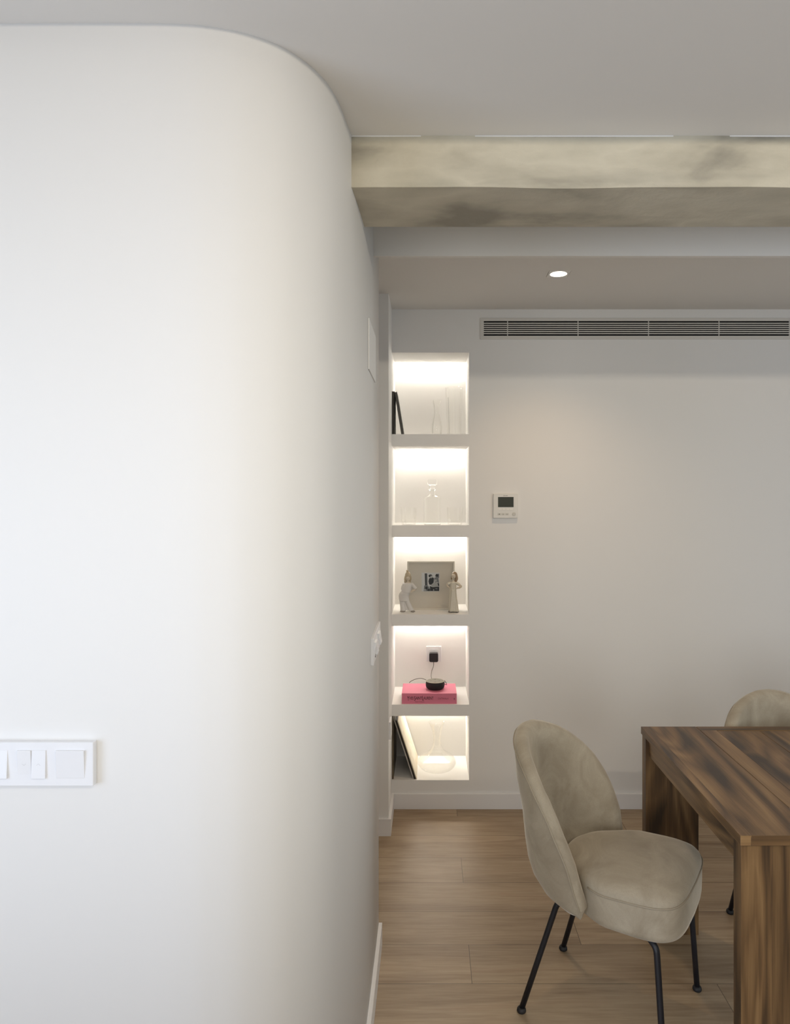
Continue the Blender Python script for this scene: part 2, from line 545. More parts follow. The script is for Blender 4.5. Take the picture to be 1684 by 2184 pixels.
# three-diamond emblem and maker's name
bm = bmesh.new()
def rhomb(bm, c, a, l=.0036, w=.0021):
    d = Vector((math.sin(a), 0, math.cos(a))); e = Vector((d.z, 0, -d.x))
    c = Vector(c)
    q = [c, c+d*l*.5+e*w*.5, c+d*l, c+d*l*.5-e*w*.5]
    f = [bm.verts.new(p+Vector((0, -.0003, 0))) for p in q]; g = [bm.verts.new(p+Vector((0, .0005, 0))) for p in q]
    bm.faces.new(f); bm.faces.new(g[::-1])
    for i in range(4): bm.faces.new((f[i], f[(i+1) % 4], g[(i+1) % 4], g[i]))
for a in (0, R(120), R(240)): rhomb(bm, (-.0085, -.0161, .0525), a)
link('emblem', bm, M_THG, t)
def text(name, pieces, mat, parent, loc, ext=.0002, grow=0.0):
    """pieces: (string, size, x, z, x-stretch, spacing); raised lettering as one mesh facing -y"""
    bm = bmesh.new()
    for body, size, px_, pz_, sx, spacing in pieces:
        c = bpy.data.curves.new(name, 'FONT'); c.body = body; c.size = size
        c.space_character = spacing; c.extrude = ext; c.offset = grow
        tmp = bpy.data.objects.new(name+'_tmp', c); COL.objects.link(tmp)
        bpy.context.view_layer.update()
        me = bpy.data.meshes.new_from_object(tmp.evaluated_get(bpy.context.evaluated_depsgraph_get()))
        me.transform(Matrix.Translation((px_, 0, pz_)) @ Matrix.Rotation(R(90), 4, 'X') @ Matrix.Diagonal((sx, 1, 1, 1)))
        bm.from_mesh(me)
        bpy.data.meshes.remove(me); bpy.data.objects.remove(tmp); bpy.data.curves.remove(c)
    return link(name, bm, mat, parent, loc=loc)
text('lettering', [('MITSUBISHI', .0048, 0, 0, .62, 1)], M_THG, t, (-.004, -.0163, .0507))

# ------------------------------------------------------------------ switch plates
def chevron(bm, cx, cz, up=True, w=.0036, y=0):
    s = 1 if up else -1
    for sg in (-1, 1):
        a = Vector((cx+sg*w, y, cz-s*w*.45)); b2 = Vector((cx, y, cz+s*w*.45))
        d = (b2-a).normalized(); e = Vector((d.z, 0, -d.x))*.0003
        vs = [bm.verts.new(p) for p in (a-e, a+e, b2+e, b2-e)]
        bm.faces.new(vs)
M_CHEV = plain('faint_switch_print', (.62, .62, .64), .5)
def rocker(parent, x0, x1, tilt, z=.0258, y=-.0085, chev=None, axis='z'):
    """rocker key standing proud of the plate and tilted; local frame: x right, -y out, z up"""
    bm = bmesh.new()
    hw = (x1-x0)/2; cx = (x0+x1)/2
    add_box(bm, -hw, hw, -.0035, .006, -z, z)
    bmesh.ops.bevel(bm, geom=bm.edges[:], offset=.0008, segments=2, affect='EDGES', profile=.5)
    o = link('rocker', bm, M_WHITE, parent, loc=(cx, y, 0), rot=(R(tilt[0]), 0, R(tilt[1])))
    if chev:
        bm = bmesh.new(); chevron(bm, 0, 0, chev == 'up')
        link('mark', bm, M_CHEV, o, loc=(0, -.0037, 0))
    return o
t = thing('light_switch', 'white wide light switch plate on the curved wall, cut by the left edge', 'light switch',
          (0, 1.30, 1.107), group='light switches')
PX = lambda x: (x-915)*1.29/1500
bm = bmesh.new(); add_box(bm, PX(-147), PX(201), -.0140, 0, -.040, .040)
bmesh.ops.bevel(bm, geom=bm.edges[:], offset=.0012, segments=2, affect='EDGES', profile=.5)
link('plate', bm, M_WHITE, t)
rocker(t, PX(122), PX(183), (4.5, 0), y=-.0128)
rocker(t, PX(39.5), PX(69.5), (4, 0), y=-.0118, chev='down')
rocker(t, PX(70.8), PX(101), (-2.5, 0), y=-.0130, chev='up')
rocker(t, PX(-42), PX(19.5), (-4.5, 0), y=-.0128, chev='up')
rocker(t, PX(-125), PX(-64), (4, 0), y=-.0128)

# plate on the long return of the curved wall
t = thing('light_switch', 'white row of switches seen edge-on near the far end of the curved wall', 'light switch',
          (-.179, 2.295, 1.119), (0, 0, R(90)), group='light switches')
bm = bmesh.new(); add_box(bm, -.148, .148, -.009, 0, -.041, .041)
bmesh.ops.bevel(bm, geom=bm.edges[:], offset=.001, segments=2, affect='EDGES', profile=.5)
link('plate', bm, M_WHITE, t)
for cx, tl in ((-.107, (8, 0)), (-.036, (-8, 0)), (.035, (8, 0)), (.106, (-8, 0))):
    rocker(t, cx-.026, cx+.026, tl, y=-.0095)
box('indicator', -.085, -.079, -.0105, -.008, -.030, -.020, plain('dark_slot', (.05, .05, .05), .5), t)

# flat blank cover high on that wall
t = box('access_panel', -.179, -.1755, 2.06, 2.31, 1.968, 2.118, M_WALL, bevel=.0006)
tag(t, 'flat white painted cover panel high on the curved wall beside the beam', 'panel')

# low socket on the jog
t = thing('wall_socket', 'low white socket plate on the narrow side face beside the bottom niche', 'socket', (XN0, 3.375, .48), (0, 0, R(90)))
bm = bmesh.new(); add_box(bm, -.041, .041, -.009, 0, -.041, .041)
bmesh.ops.bevel(bm, geom=bm.edges[:], offset=.001, segments=2, affect='EDGES', profile=.5)
link('plate', bm, M_WHITE, t)
bm = bmesh.new(); lathe(bm, [(.021, 0), (.021, .0012), (.019, .0012), (.019, -.002), (0, -.002)], 32)
link('socket_ring', bm, M_WHITE, t, loc=(0, -.009, 0), rot=(R(90), 0, 0))

# ------------------------------------------------------------------ table
TX0, TX1, TY0, TY1, TZ = .782, 2.55, 1.768, 2.600, .743
def plank_box(bm, x0, x1, y0, y1, z0, z1, grain, seed):
    fs = add_box(bm, x0, x1, y0, y1, z0, z1)
    uv = bm.loops.layers.uv.get('UVMap') or bm.loops.layers.uv.new('UVMap')
    sd = bm.loops.layers.uv.get('seed') or bm.loops.layers.uv.new('seed')
    ax = 'xyz'.index(grain); others = [i for i in range(3) if i != ax]
    rs = random.Random(seed)
    ou, ov, tone = rs.uniform(0, 20), rs.uniform(0, 20), rs.random()
    for f in fs:
        nrm = f.normal if f.normal.length else None
        c = [l.vert.co for l in f.loops]
        rng = [max(v[i] for v in c)-min(v[i] for v in c) for i in range(3)]
        flat = rng.index(min(rng))
        for l in f.loops:
            v = l.vert.co
            if flat == ax: l[uv].uv = (ou+v[others[0]]*.3, ov+v[others[1]])
            else:
                o2 = [i for i in others if i != flat][0]
                l[uv].uv = (ou+v[ax], ov+v[o2]+v[flat]*.6)
            l[sd].uv = (tone, 0)
def wood(name, planks, parent, bevel=.0008):
    bm = bmesh.new()
    bm.loops.layers.uv.new('UVMap'); bm.loops.layers.uv.new('seed')
    for p in planks: plank_box(bm, *p)
    if bevel:
        bmesh.ops.bevel(bm, geom=bm.edges[:], offset=bevel, segments=1, affect='EDGES', profile=.5)
    return link(name, bm, M_WOOD, parent)
t = thing('dining_table', 'heavy rectangular brown wooden dining table with board legs', 'table')
g = .0008
tz0 = TZ-.026
# breadboard end on the left (boards run front to back)
wood('end_board', [(TX0, TX0+.027, TY0, TY1, tz0, TZ, 'y', 11),
                   (TX0+.027, .985-g, TY0, TY1, tz0, TZ, 'y', 12)], t)
pl = [(.985+g, 1.044, TY0, TY1-.042, tz0, TZ, 'y', 15), (.985+g, TX1, TY1-.042, TY1, tz0, TZ, 'x', 16),
      (1.044, TX1, TY0, TY0+.042, tz0, TZ, 'x', 17)]
xx = 1.044+g
sd = 20
while xx < TX1:
    w = [.155, .17, .15, .18, .16][sd % 5]
    pl.append((xx+g, min(xx+w, TX1)-g, TY0+.042+g, TY1-.042-2*g, tz0, TZ-.0015, 'y', sd)); xx += w; sd += 1
wood('tabletop', pl, t)
AX = TX0+.016
wood('apron', [(AX, AX+.02, TY0+.05, TY1-.045, .650, tz0, 'y', 31)], t)
wood('apron', [(AX+.02, TX1-.03, TY1-.045-.022, TY1-.045, .650, tz0, 'x', 32)], t)
wood('apron', [(AX+.02, TX1-.03, TY0+.05, TY0+.072, .650, tz0, 'x', 33)], t)
LXa = TX0+.004
for (xa, sg) in ((LXa, 1), (TX1-.004-.192, 1)):
    for (ya, yb, q) in ((TY0+.006, TY0+.05, 0), (TY1-.045, TY1-.003, 50)):
        wood('leg', [(xa, xa+.078, ya, yb, 0, tz0-.001, 'z', 41+q+int(xa*10)), (xa+.078, xa+.192, ya, yb, 0, tz0-.001, 'z', 42+q+int(xa*10))], t, .0006)

# ------------------------------------------------------------------ upholstered chair
def smooth(a, b, x):
    t = max(0, min(1, (x-a)/(b-a))); return t*t*(3-2*t)
XRT = [(.33, .120), (.36, .078), (.38, .054), (.40, .034), (.43, .010), (.46, -.004), (.50, -.016), (.56, -.034), (.62, -.050), (.70, -.070), (.80, -.083), (.86, -.088)]
WT = [(.33, .192), (.36, .203), (.40, .214), (.45, .226), (.52, .241), (.60, .250), (.70, .246), (.80, .228), (.86, .212)]
RIM = [(0, .821), (12, .818), (25, .805), (40, .784), (51, .759), (62, .724), (70, .682), (76, .634), (80.5, .585), (84.5, .525), (87.5, .455), (90, .372)]
def smooth_tab(tab, x):
    e = (tab[-1][0]-tab[0][0])*.02
    return (interp(tab, x-e)+2*interp(tab, x)+interp(tab, x+e))/4
def shell(th, z):
    xr, W = smooth_tab(XRT, z), smooth_tab(WT, z)
    L = min(.200-xr, .222+.5*max(0, (.195-xr)-.222)*(1-smooth(.5, .6, z)))
    a = abs(th)
    q = 1.0+.75*(1-smooth(.42, .64, z))
    return Vector((xr+L*(1-math.cos(th))**q, W*math.sin(th), z))
def shell_n(th, z):
    e = .01
    du = shell(th+e, z)-shell(th-e, z); dz = shell(th, z+e)-shell(th, z-e)
    n = du.cross(dz); n.normalize()
    if n.dot(Vector((-math.cos(th), math.sin(th), 0))) < 0: n = -n
    return n
def rimz(th): return smooth_tab(RIM, abs(math.degrees(th)))
def make_chair():
    root = thing('dining_chair', '', 'chair')
    N = 84; ths = [R(90*math.sin(math.pi/2*(-1+2*i/N))) for i in range(N+1)]
    bm = bmesh.new()
    cols = []
    rimpts = []
    for i, th in enumerate(ths):
        zt = rimz(th); zb = .350+.010*(abs(th)/R(90))**8
        P = shell(th, zt); nn = shell_n(th, zt)
        e = .02
        T = shell(th+e, rimz(th+e) if abs(th+e) < R(90) else zt)-shell(th-e, rimz(th-e) if abs(th-e) < R(90) else zt)
        T.normalize()
        B = T.cross(nn); B.normalize()
        c = Vector((.1, 0, .5))
        if B.dot(Vector((math.sin(abs(th)), 0, math.cos(th)))) < 0: B = -B
        prof = []
        th_in = .046
        for s in range(0, 11):
            z = zb+(zt-zb)*s/10
            p = shell(th, z)
            if s == 0: p = p-shell_n(th, z)*.012
            prof.append(p)
        rimpts.append(P+nn*.001)
        prof.append(P+B*.010-nn*.006)
        prof.append(P+B*.016-nn*.020)
        prof.append(P+B*.011-nn*.036)
        prof.append(P-nn*th_in)
        for s in range(9, -1, -1):
            z = zb+(zt-zb)*s/10
            p = shell(th, z)-shell_n(th, z)*(th_in+.006*math.sin(math.pi*s/10))
            prof.append(p)
        cols.append([bm.verts.new(p) for p in prof])
    for a, b in zip(cols, cols[1:]):
        m = len(a)
        for j in range(m):
            bm.faces.new((a[j], a[(j+1) % m], b[(j+1) % m], b[j]))
    bm.faces.new(cols[0]); bm.faces.new(cols[-1][::-1])
    back = link('backrest', bm, M_VELVET, root, True)
    bm = bmesh.new(); tube(bm, rimpts, .0022, 8)
    link('piping', bm, M_PIPE, back, True)
    # seat cushion
    def plan(k, n=72):
        pts = []
        for i in range(n):
            a = 2*math.pi*i/n
            cx, sy = math.cos(a), math.sin(a)
            ex = 2/5.4 if cx > 0 else 2/2.3
            x = .275+(.205 if cx > 0 else .198)*math.copysign(abs(cx)**ex, cx)
            y = math.copysign(abs(sy)**(2/5.4 if cx > 0 else 2/2.3), sy)
            w = .208*(.82+.18*smooth(.15, .28, x))
            x2 = x+ (0 if cx < 0 else -.012*(y*y))
            pts.append((.275+(x2-.275)*k, y*w*k))
        return pts
    bm = bmesh.new()
    prof = [(.80, .360), (.95, .360), (.985, .366), (.995, .380), (1.0, .415), (1.0, .451), (.985, .464), (.95, .473), (.86, .484), (.72, .491), (.5, .496), (.25, .498)]
    rings = []
    for k, z in prof:
        ring = []
        for (x, y) in plan(k):
            zz = z
            if z > .42: zz += .008*smooth(.20, .47, x)-.004*(1-smooth(.05, .25, x))
            ring.append(bm.verts.new((x, y, zz)))
        rings.append(ring)
    n = len(rings[0])
    for a, b in zip(rings, rings[1:]):
        for i in range(n): bm.faces.new((a[i], a[(i+1) % n], b[(i+1) % n], b[i]))
    bm.faces.new(rings[0][::-1]); bm.faces.new(rings[-1])
    seat = link('seat', bm, M_VELVET, root, True)
    bm = bmesh.new()
    pp = [(x, y, .452+.008*smooth(.20, .47, x)-.004*(1-smooth(.05, .25, x))) for x, y in plan(1.004) if x > .16]
    # order starts at angle 0 (front); rotate so that the gap is at the rear
    al = plan(1.004); k0 = next(i for i, p in enumerate(al) if p[0] <= .20)
    al = al[k0:]+al[:k0]
    al = [p for p in al if p[0] > .20]
    tube(bm, [(x, y, .452+.008*smooth(.20, .47, x)-.004*(1-smooth(.05, .25, x))) for x, y in al], .0022, 8)
    link('piping', bm, M_PIPE, seat, True)
    # legs
    for (foot, knee, top) in (((0, -.175), (.100, -.145, .338), (.15, -.13, .368)), ((0, .175), (.100, .145, .338), (.15, .13, .368)),
                              ((.441, -.212), (.415, -.190, .326), (.392, -.176, .356)), ((.441, .212), (.422, .196, .326), (.392, .176, .356))):
        f = Vector((foot[0], foot[1], .008)); k = Vector(knee); tp = Vector(top)
        path = [f, f.lerp(k, .5), k]
        inn = Vector((tp.x, tp.y, tp.z))
        mid = k+(k-f).normalized()*.018
        path += [k.lerp(mid, .6)+(inn-k)*.06, mid.lerp(inn, .35), inn]
        bm = bmesh.new()
        tube(bm, [f, f.lerp(k, .5)]+catmull(path[2:], 5), .0088, 16)
        lg = link('leg', bm, M_BLACKMETAL, root, True)
        bm = bmesh.new(); lathe(bm, [(0, 0), (.0125, 0), (.0145, .004), (.0135, .010), (.010, .015), (0, .015)], 20, c=(foot[0], foot[1], 0))
        link('glide', bm, M_GLIDE, lg, True)
    return root
ch = make_chair()
ch.location = (.378, 2.325, 0); ch.rotation_euler = (0, 0, R(-32))
tag(ch, 'beige velvet dining chair with black legs at the head of the wooden table', 'chair', 'dining chairs')
def copy_tree(o, parent=None):
    c = o.copy(); COL.objects.link(c); c.parent = parent
    for k in list(o.children): copy_tree(k, c)
    return c
c2 = copy_tree(ch)
c2.location = (1.325, 2.690, 0); c2.rotation_euler = (0, 0, R(-90))
c2['label'] = 'beige velvet chair behind the table, mostly hidden, only its rounded top showing'

# ------------------------------------------------------------------ niche contents
# --- top niche
Z1 = NZ[0][0]
M_BLKBOOK = plain('black_book_cloth', (.012, .011, .010), .5)
M_BLKPAGE = plain('dark_page_edges', (.05, .045, .035), .6)
def slim_book(name, label, cat, th, h, d, x, y, z, ang, cover, page, group):
    """pivot: lower right edge; leans to the left by ang"""
    t = thing(name, label, cat, (x, y, z), (0, R(-ang), 0), group)
    bm = bmesh.new()
    c = min(.0022, th*.2)
    add_box(bm, -th, -th+c, 0, d, 0, h); add_box(bm, -c, 0, 0, d, 0, h); add_box(bm, -th, 0, d-c, d, 0, h)
    link('cover', bm, cover, t)
    box('pages', -th+c, -c, .002, d-c, .002, h-.002, page, t)
    return t
slim_book('slim_book', 'thin black book standing upright against the left side of the top niche', 'book', .012, .2215, .17, XN0+.0125, 3.60, Z1, 0, M_BLKBOOK, M_BLKPAGE, 'thin black books in the top niche')
slim_book('slim_book', 'thin black book leaning diagonally in the top niche', 'book', .0125, .2225, .16, -.1305, 3.602, Z1, 9.1, M_BLKBOOK, plain('grey_pages', (.10, .095, .085), .6), 'thin black books in the top niche')

def wall_of(prof, t):
    """outer profile (r,z) from bottom centre up -> closed thin-walled profile"""
    inner = []
    for r, z in prof[::-1]:
        if r > t: inner.append((r-t, max(z, prof[0][1]+t*1.5)))
    return prof+[(prof[-1][0]-t*.5, prof[-1][1]+t*.4)]+inner+[(0, prof[0][1]+t*2)]
def glass_lathe(name, prof, label, cat, loc, t=.0016, group=None, n=64):
    sp = catmull([(r, 0, z) for r, z in prof[1:]], 5)
    pr = [prof[0]]+[(max(p.x, .0005), p.z) for p in sp]
    bm = bmesh.new(); lathe(bm, wall_of(pr, t), n)
    o = link(name, bm, M_GLASS, None, True, loc)
    return tag(o, label, cat, group)
glass_lathe('glass_carafe', [(0, 0), (.022, .0), (.026, .006), (.0285, .03), (.0275, .06), (.021, .09), (.015, .115), (.0150, .135), (.019, .16), (.0275, .187)],
            'small clear glass carafe with flared neck in the top niche', 'carafe', (.039, 3.68, Z1))
glass_lathe('glass_vase', [(0, 0), (.033, .0), (.036, .004), (.038, .05), (.041, .12), (.0445, .19), (.0475, .254)],
            'tall straight clear glass vase at the right of the top niche', 'vase', (.131, 3.70, Z1), t=.0025)

# --- second niche: decanter and tumblers
Z2 = NZ[1][0]
t = thing('whisky_decanter', 'square clear glass decanter with stopper between two tumblers', 'decanter', (.016, 3.665, Z2))
def sq_loft(bm, rows, n=48, pw=5.0):
    rings = []
    for (w, z, p) in rows:
        ring = []
        for i in range(n):
            a = 2*math.pi*i/n; c, s = math.cos(a), math.sin(a)
            q = (abs(c)**p+abs(s)**p)**(-1/p)
            ring.append(bm.verts.new((w*c*q, w*s*q, z)))
        rings.append(ring)
    for a, b in zip(rings, rings[1:]):
        for i in range(n): bm.faces.new((a[i], a[(i+1) % n], b[(i+1) % n], b[i]))
    bm.faces.new(rings[0][::-1]); bm.faces.new(rings[-1])
bm = bmesh.new()
sq_loft(bm, [(.041, 0, 8), (.044, .003, 8), (.044, .140, 8), (.042, .146, 6), (.030, .151, 4), (.018, .157, 2.5), (.015, .162, 2), (.015, .178, 2), (.020, .182, 2), (.020, .185, 2),
             (.011, .185, 2), (.011, .158, 2), (.035, .144, 5), (.039, .138, 8), (.039, .014, 8)])
link('bottle', bm, M_GLASS, t, False)
bm = bmesh.new()
sq_loft(bm, [(.009, .165, 2), (.010, .186, 2), (.016, .190, 2), (.016, .203, 2), (.018, .206, 8), (.0245, .210, 8), (.0250, .222, 8), (.0245, .232, 8), (.021, .236, 8)], n=16)
link('stopper', bm, M_CRYSTAL, t, False)
def tumbler(label, x):
    n = 48; bm = bmesh.new()
    prof_o = [(.034, 0), (.037, .004), (.039, .02), (.0405, .05), (.0420, .07), (.0425, .090)]
    prof_i = [(.0405, .090), (.0395, .07), (.037, .03), (.033, .018)]
    rings = []
    for k, (r, z) in enumerate(prof_o):
        cut = .0022 if k in (1, 2, 3) else 0
        rings.append([bm.verts.new(((r-(cut if i % 4 < 2 else 0))*math.cos(2*math.pi*i/n), (r-(cut if i % 4 < 2 else 0))*math.sin(2*math.pi*i/n), z)) for i in range(n)])
    for r, z in prof_i:
        rings.append([bm.verts.new((r*math.cos(2*math.pi*i/n), r*math.sin(2*math.pi*i/n), z)) for i in range(n)])
    for a, b in zip(rings, rings[1:]):
        for i in range(n): bm.faces.new((a[i], a[(i+1) % n], b[(i+1) % n], b[i]))
    bm.faces.new(rings[0][::-1]); bm.faces.new(rings[-1])
    return tag(link('whisky_tumbler', bm, M_GLASS, None, False, (x, 3.66, Z2)), label, 'glass', 'cut glass tumblers')
a = tumbler('cut glass tumbler left of the square decanter', -.107)
b2 = a.copy(); COL.objects.link(b2); b2.location = (.134, 3.66, Z2); b2.rotation_euler = (0, 0, .3)
b2['label'] = 'cut glass tumbler right of the square decanter'

# --- middle niche: frame and figurines
Z3 = NZ[2][0]
t = thing('picture_frame', 'square pale frame with a small black and white photograph', 'picture frame', (.009, 3.728, Z3), (R(-3), 0, 0))
M_FR = plain('pale_frame_lacquer', (.62, .585, .51), .45)
M_MAT = plain('cream_passepartout', (.56, .525, .46), .8)
S = .126; H = .257; bw = .0085
bm = bmesh.new()
add_box(bm, -S, S, 0, .022, 0, bw); add_box(bm, -S, S, 0, .022, H-bw, H)
add_box(bm, -S, -S+bw, 0, .022, bw, H-bw); add_box(bm, S-bw, S, 0, .022, bw, H-bw)
link('frame', bm, M_FR, t)
box('passepartout', -S+bw, S-bw, .010, .013, bw, H-bw, M_MAT, t)
box('backing', -S+bw, S-bw, .016, .021, bw, H-bw, plain('frame_backing', (.2, .15, .1), .8), t)
# photograph: flat print on one sheet, black shapes of a seated group beside a post
def photo():
    bm = bmesh.new()
    mats = [plain('photo_white', (.55, .56, .56), .5), plain('photo_black', (.018, .020, .024), .5), plain('photo_grey', (.16, .17, .18), .5), plain('photo_light', (.36, .37, .37), .5)]
    y = [0.0]
    def poly(pts, m):
        y[0] -= .00005
        bm.faces.new([bm.verts.new((x, y[0], z)) for x, z in pts]).material_index = m
    def ell(cx, cz, rx, rz, m, n=18, ph=0):
        poly([(cx+rx*math.cos(2*math.pi*i/n)*(1+.08*math.sin(3*i+ph)), cz+rz*math.sin(2*math.pi*i/n)) for i in range(n)], m)
    k = .000265
    Q = lambda px, pz: ((px-825)*k, (640-pz)*k)
    def qp(l, m): poly([Q(*p) for p in l], m)
    qp([(640, 455), (1000, 455), (1000, 830), (640, 830)], 0)
    def qe(cx, cz, rx, rz, m, ph=0):
        c = Q(cx, cz); ell(c[0], c[1], rx*k, rz*k, m, ph=ph)
    qp([(700, 470), (748, 470), (755, 720), (708, 720)], 1)
    qp([(722, 475), (730, 475), (738, 715), (730, 715)], 2)
    qp([(690, 712), (760, 708), (800, 760), (820, 825), (680, 825)], 2)
    qe(735, 760, 26, 30, 1); qe(780, 800, 30, 22, 1, 2); qe(705, 800, 18, 18, 3)
    qp([(925, 480), (990, 475), (990, 560), (955, 565)], 2)
    qp([(790, 570), (850, 545), (885, 565), (880, 650), (830, 700), (790, 690), (775, 630)], 1)
    qe(815, 520, 38, 30, 1); qe(832, 540, 20, 26, 3); qe(943, 515, 30, 30, 1, 1); qe(935, 545, 18, 16, 2)
    qp([(890, 560), (975, 545), (990, 680), (960, 640), (900, 650)], 2)
    qe(922, 595, 32, 34, 2, 3); qe(920, 612, 22, 24, 3)
    qp([(820, 700), (900, 645), (960, 650), (980, 730), (900, 750), (850, 740)], 3)
    qp([(955, 650), (990, 680), (990, 730), (970, 720)], 1)
    qp([(800, 720), (860, 745), (990, 735), (990, 822), (815, 822)], 1)
    qe(880, 800, 10, 16, 3); qe(935, 775, 26, 10, 2)
    return link('photograph', bm, mats, t, loc=(0, .0098, .147))
photo()

def porcelain(name, col, rough=.25, n=.0):
    return plain(name, col, rough, noise=n)
M_PORC = porcelain('white_porcelain', (.62, .60, .58))
M_PORC_CR = porcelain('cream_porcelain', (.56, .52, .43))
M_HAIR_B = porcelain('beige_glazed_hair', (.42, .35, .245))
M_HAIR_D = porcelain('brown_glazed_hair', (.27, .19, .115))
M_SKIN = porcelain('pale_glazed_skin', (.56, .49, .39))
M_SHOE = porcelain('grey_glazed_shoes', (.27, .245, .22))
M_EYE = plain('painted_eyes', (.05, .035, .03), .4)
def remesh(o, v=.0014):
    m = o.modifiers.new('remesh', 'REMESH'); m.mode = 'VOXEL'; m.voxel_size = v; m.use_smooth_shade = True
    s = o.modifiers.new('smooth', 'SMOOTH'); s.factor = .6; s.iterations = 6
    return o
U = .000261   # metres per zoom pixel of the figures
def rows_from(tab, zb, x0, depth=.7):
    return [((l+r)/2*U-x0*U, 0, (zb-z)*U, (r-l)/2*U, (r-l)/2*U*depth) for z, l, r in tab][::-1]
# left girl: hip out, hand on hip, wide trousers and loose blouse
t = thing('porcelain_figurine', 'porcelain girl figurine in white trousers leaning with a hand on her hip', 'figurine', (-.116, 3.668, Z3), group='porcelain figurines')
X0, ZB = 350, 1185
bm = bmesh.new()
loft(bm, rows_from([(560, 345, 395), (590, 340, 402), (612, 305, 440), (650, 290, 450), (720, 262, 432), (790, 232, 420)], ZB, X0, .6), 20)
ellipsoid(bm, ((368-X0)*U, -.002, (ZB-515)*U), (.0118, .0125, .0145))
ellipsoid(bm, ((362-X0)*U, -.0145, (ZB-515)*U), (.0012, .0018, .0016))
def P3(x, z, y=0): return Vector(((x-X0)*U, y, (ZB-z)*U))
tube(bm, catmull([P3(438, 625), P3(480, 660, -.004), P3(522, 712, -.006), P3(500, 745, -.008), P3(450, 768, -.013)], 5), [.0080]*6+[.0070]*6+[.0058]*6+[.005]*3, 12)
tube(bm, catmull([P3(300, 625), P3(268, 690, .006), P3(262, 750, .012), P3(300, 790, .016)], 5), [.0078]*6+[.0066]*6+[.0054]*4, 12)
for i in range(4):  # fingers on the hip
    tube(bm, [P3(452, 758+i*9, -.013), P3(436, 764+i*9, -.016), P3(424, 776+i*8, -.015)], [.0017, .0016, .0013], 8)
tube(bm, [P3(450, 756, -.012), P3(446, 740, -.015)], [.0018, .0014], 8)
body = remesh(link('body', bm, M_SKIN, t, True))
bm = bmesh.new()
loft(bm, [(x, y, z, rx*1.12, ry*1.2) for x, y, z, rx, ry in rows_from([(604, 318, 425), (618, 300, 445), (660, 285, 448), (720, 262, 440), (780, 245, 432), (806, 255, 425)], ZB, X0, .62)], 24)
tube(bm, [P3(436, 622), P3(468, 650, -.003), P3(498, 684, -.005), P3(528, 722, -.006)], [.0085, .0092, .0090, .0096], 12)
tube(bm, [P3(300, 622), P3(270, 686, .006), P3(262, 745, .012)], [.0085, .009, .0092], 12)
remesh(link('blouse', bm, M_PORC, body, True))
bm = bmesh.new()
loft(bm, rows_from([(770, 240, 425), (820, 195, 405), (870, 183, 392), (920, 188, 390), (970, 200, 400)], ZB, X0, .62), 24)
loft(bm, rows_from([(900, 186, 300), (960, 200, 300), (1040, 208, 300), (1110, 214, 315), (1165, 215, 325)], ZB, X0, .75), 20)
loft(bm, rows_from([(900, 255, 392), (960, 290, 400), (1020, 315, 428), (1090, 345, 462), (1165, 385, 500)], ZB, X0, .8), 20)
loft(bm, rows_from([(960, 240, 350), (1060, 255, 370), (1150, 270, 400)], ZB, X0, .45), 16)
remesh(link('trousers', bm, M_PORC, body, True))
for c_, r_ in ((P3(265, 1172, -.004), (.0145, .011, .0042)), (P3(468, 1170, -.008), (.0120, .012, .0045))):
    bm = bmesh.new(); ellipsoid(bm, c_, r_); link('shoe', bm, M_SHOE, body, True)
bm = bmesh.new()
ellipsoid(bm, P3(368, 470, .004), (.0162, .0150, .0235))
ellipsoid(bm, P3(356, 368, .001), (.0062, .0062, .0050))
tube(bm, catmull([P3(330, 480, .002), P3(318, 550, .003), P3(318, 612, .004)], 4), [.0080]*4+[.0068]*4+[.0035], 10)
tube(bm, catmull([P3(412, 480, .003), P3(415, 550, .006), P3(402, 600, .006)], 4), [.0070]*4+[.0055]*4+[.0030], 10)
remesh(link('hair', bm, M_HAIR_B, body, True))
bm = bmesh.new()
for dx in (-14, 14): ellipsoid(bm, P3(366+dx, 503, -.0135), (.0011, .0008, .0008), 8, 6)
ellipsoid(bm, P3(366, 535, -.0128), (.0022, .0006, .0006), 8, 6)
link('eyes', bm, M_EYE, body)
# right girl: long nightgown, elbows out
t = thing('porcelain_figurine', 'porcelain girl figurine in a long cream nightgown with brown hair', 'figurine', (.124, 3.655, Z3), group='porcelain figurines')
X0, ZB = 1270, 1190
bm = bmesh.new()
loft(bm, rows_from([(530, 1250, 1298), (570, 1248, 1300), (588, 1215, 1325), (620, 1205, 1325), (700, 1210, 1315)], ZB, X0, .6), 20)
ellipsoid(bm, P3(1278, 472, -.003), (.0118, .0125, .0155), M=Matrix.Rotation(R(8), 3, 'Y'))
ellipsoid(bm, P3(1272, 472, -.0158), (.0012, .0018, .0017))
tube(bm, catmull([P3(1212, 605), P3(1172, 622, -.003), P3(1146, 642, -.006), P3(1160, 668, -.011), P3(1192, 692, -.015)], 5), [.0066]*6+[.0058]*6+[.0050]*6+[.0045]*3, 12)
tube(bm, catmull([P3(1322, 600), P3(1372, 630, -.002), P3(1425, 672, -.004), P3(1395, 695, -.010), P3(1350, 700, -.015)], 5), [.0068]*6+[.0060]*6+[.0052]*6+[.0046]*3, 12)
for i in range(4):
    tube(bm, [P3(1186, 686+i*8, -.015), P3(1198, 696+i*8, -.0165), P3(1206, 706+i*7, -.015)], [.0016, .0015, .0012], 8)
    tube(bm, [P3(1354, 686+i*8, -.015), P3(1342, 696+i*8, -.0165), P3(1334, 706+i*7, -.015)], [.0016, .0015, .0012], 8)
tube(bm, [P3(1188, 684, -.014), P3(1196, 672, -.016)], [.0017, .0013], 8)
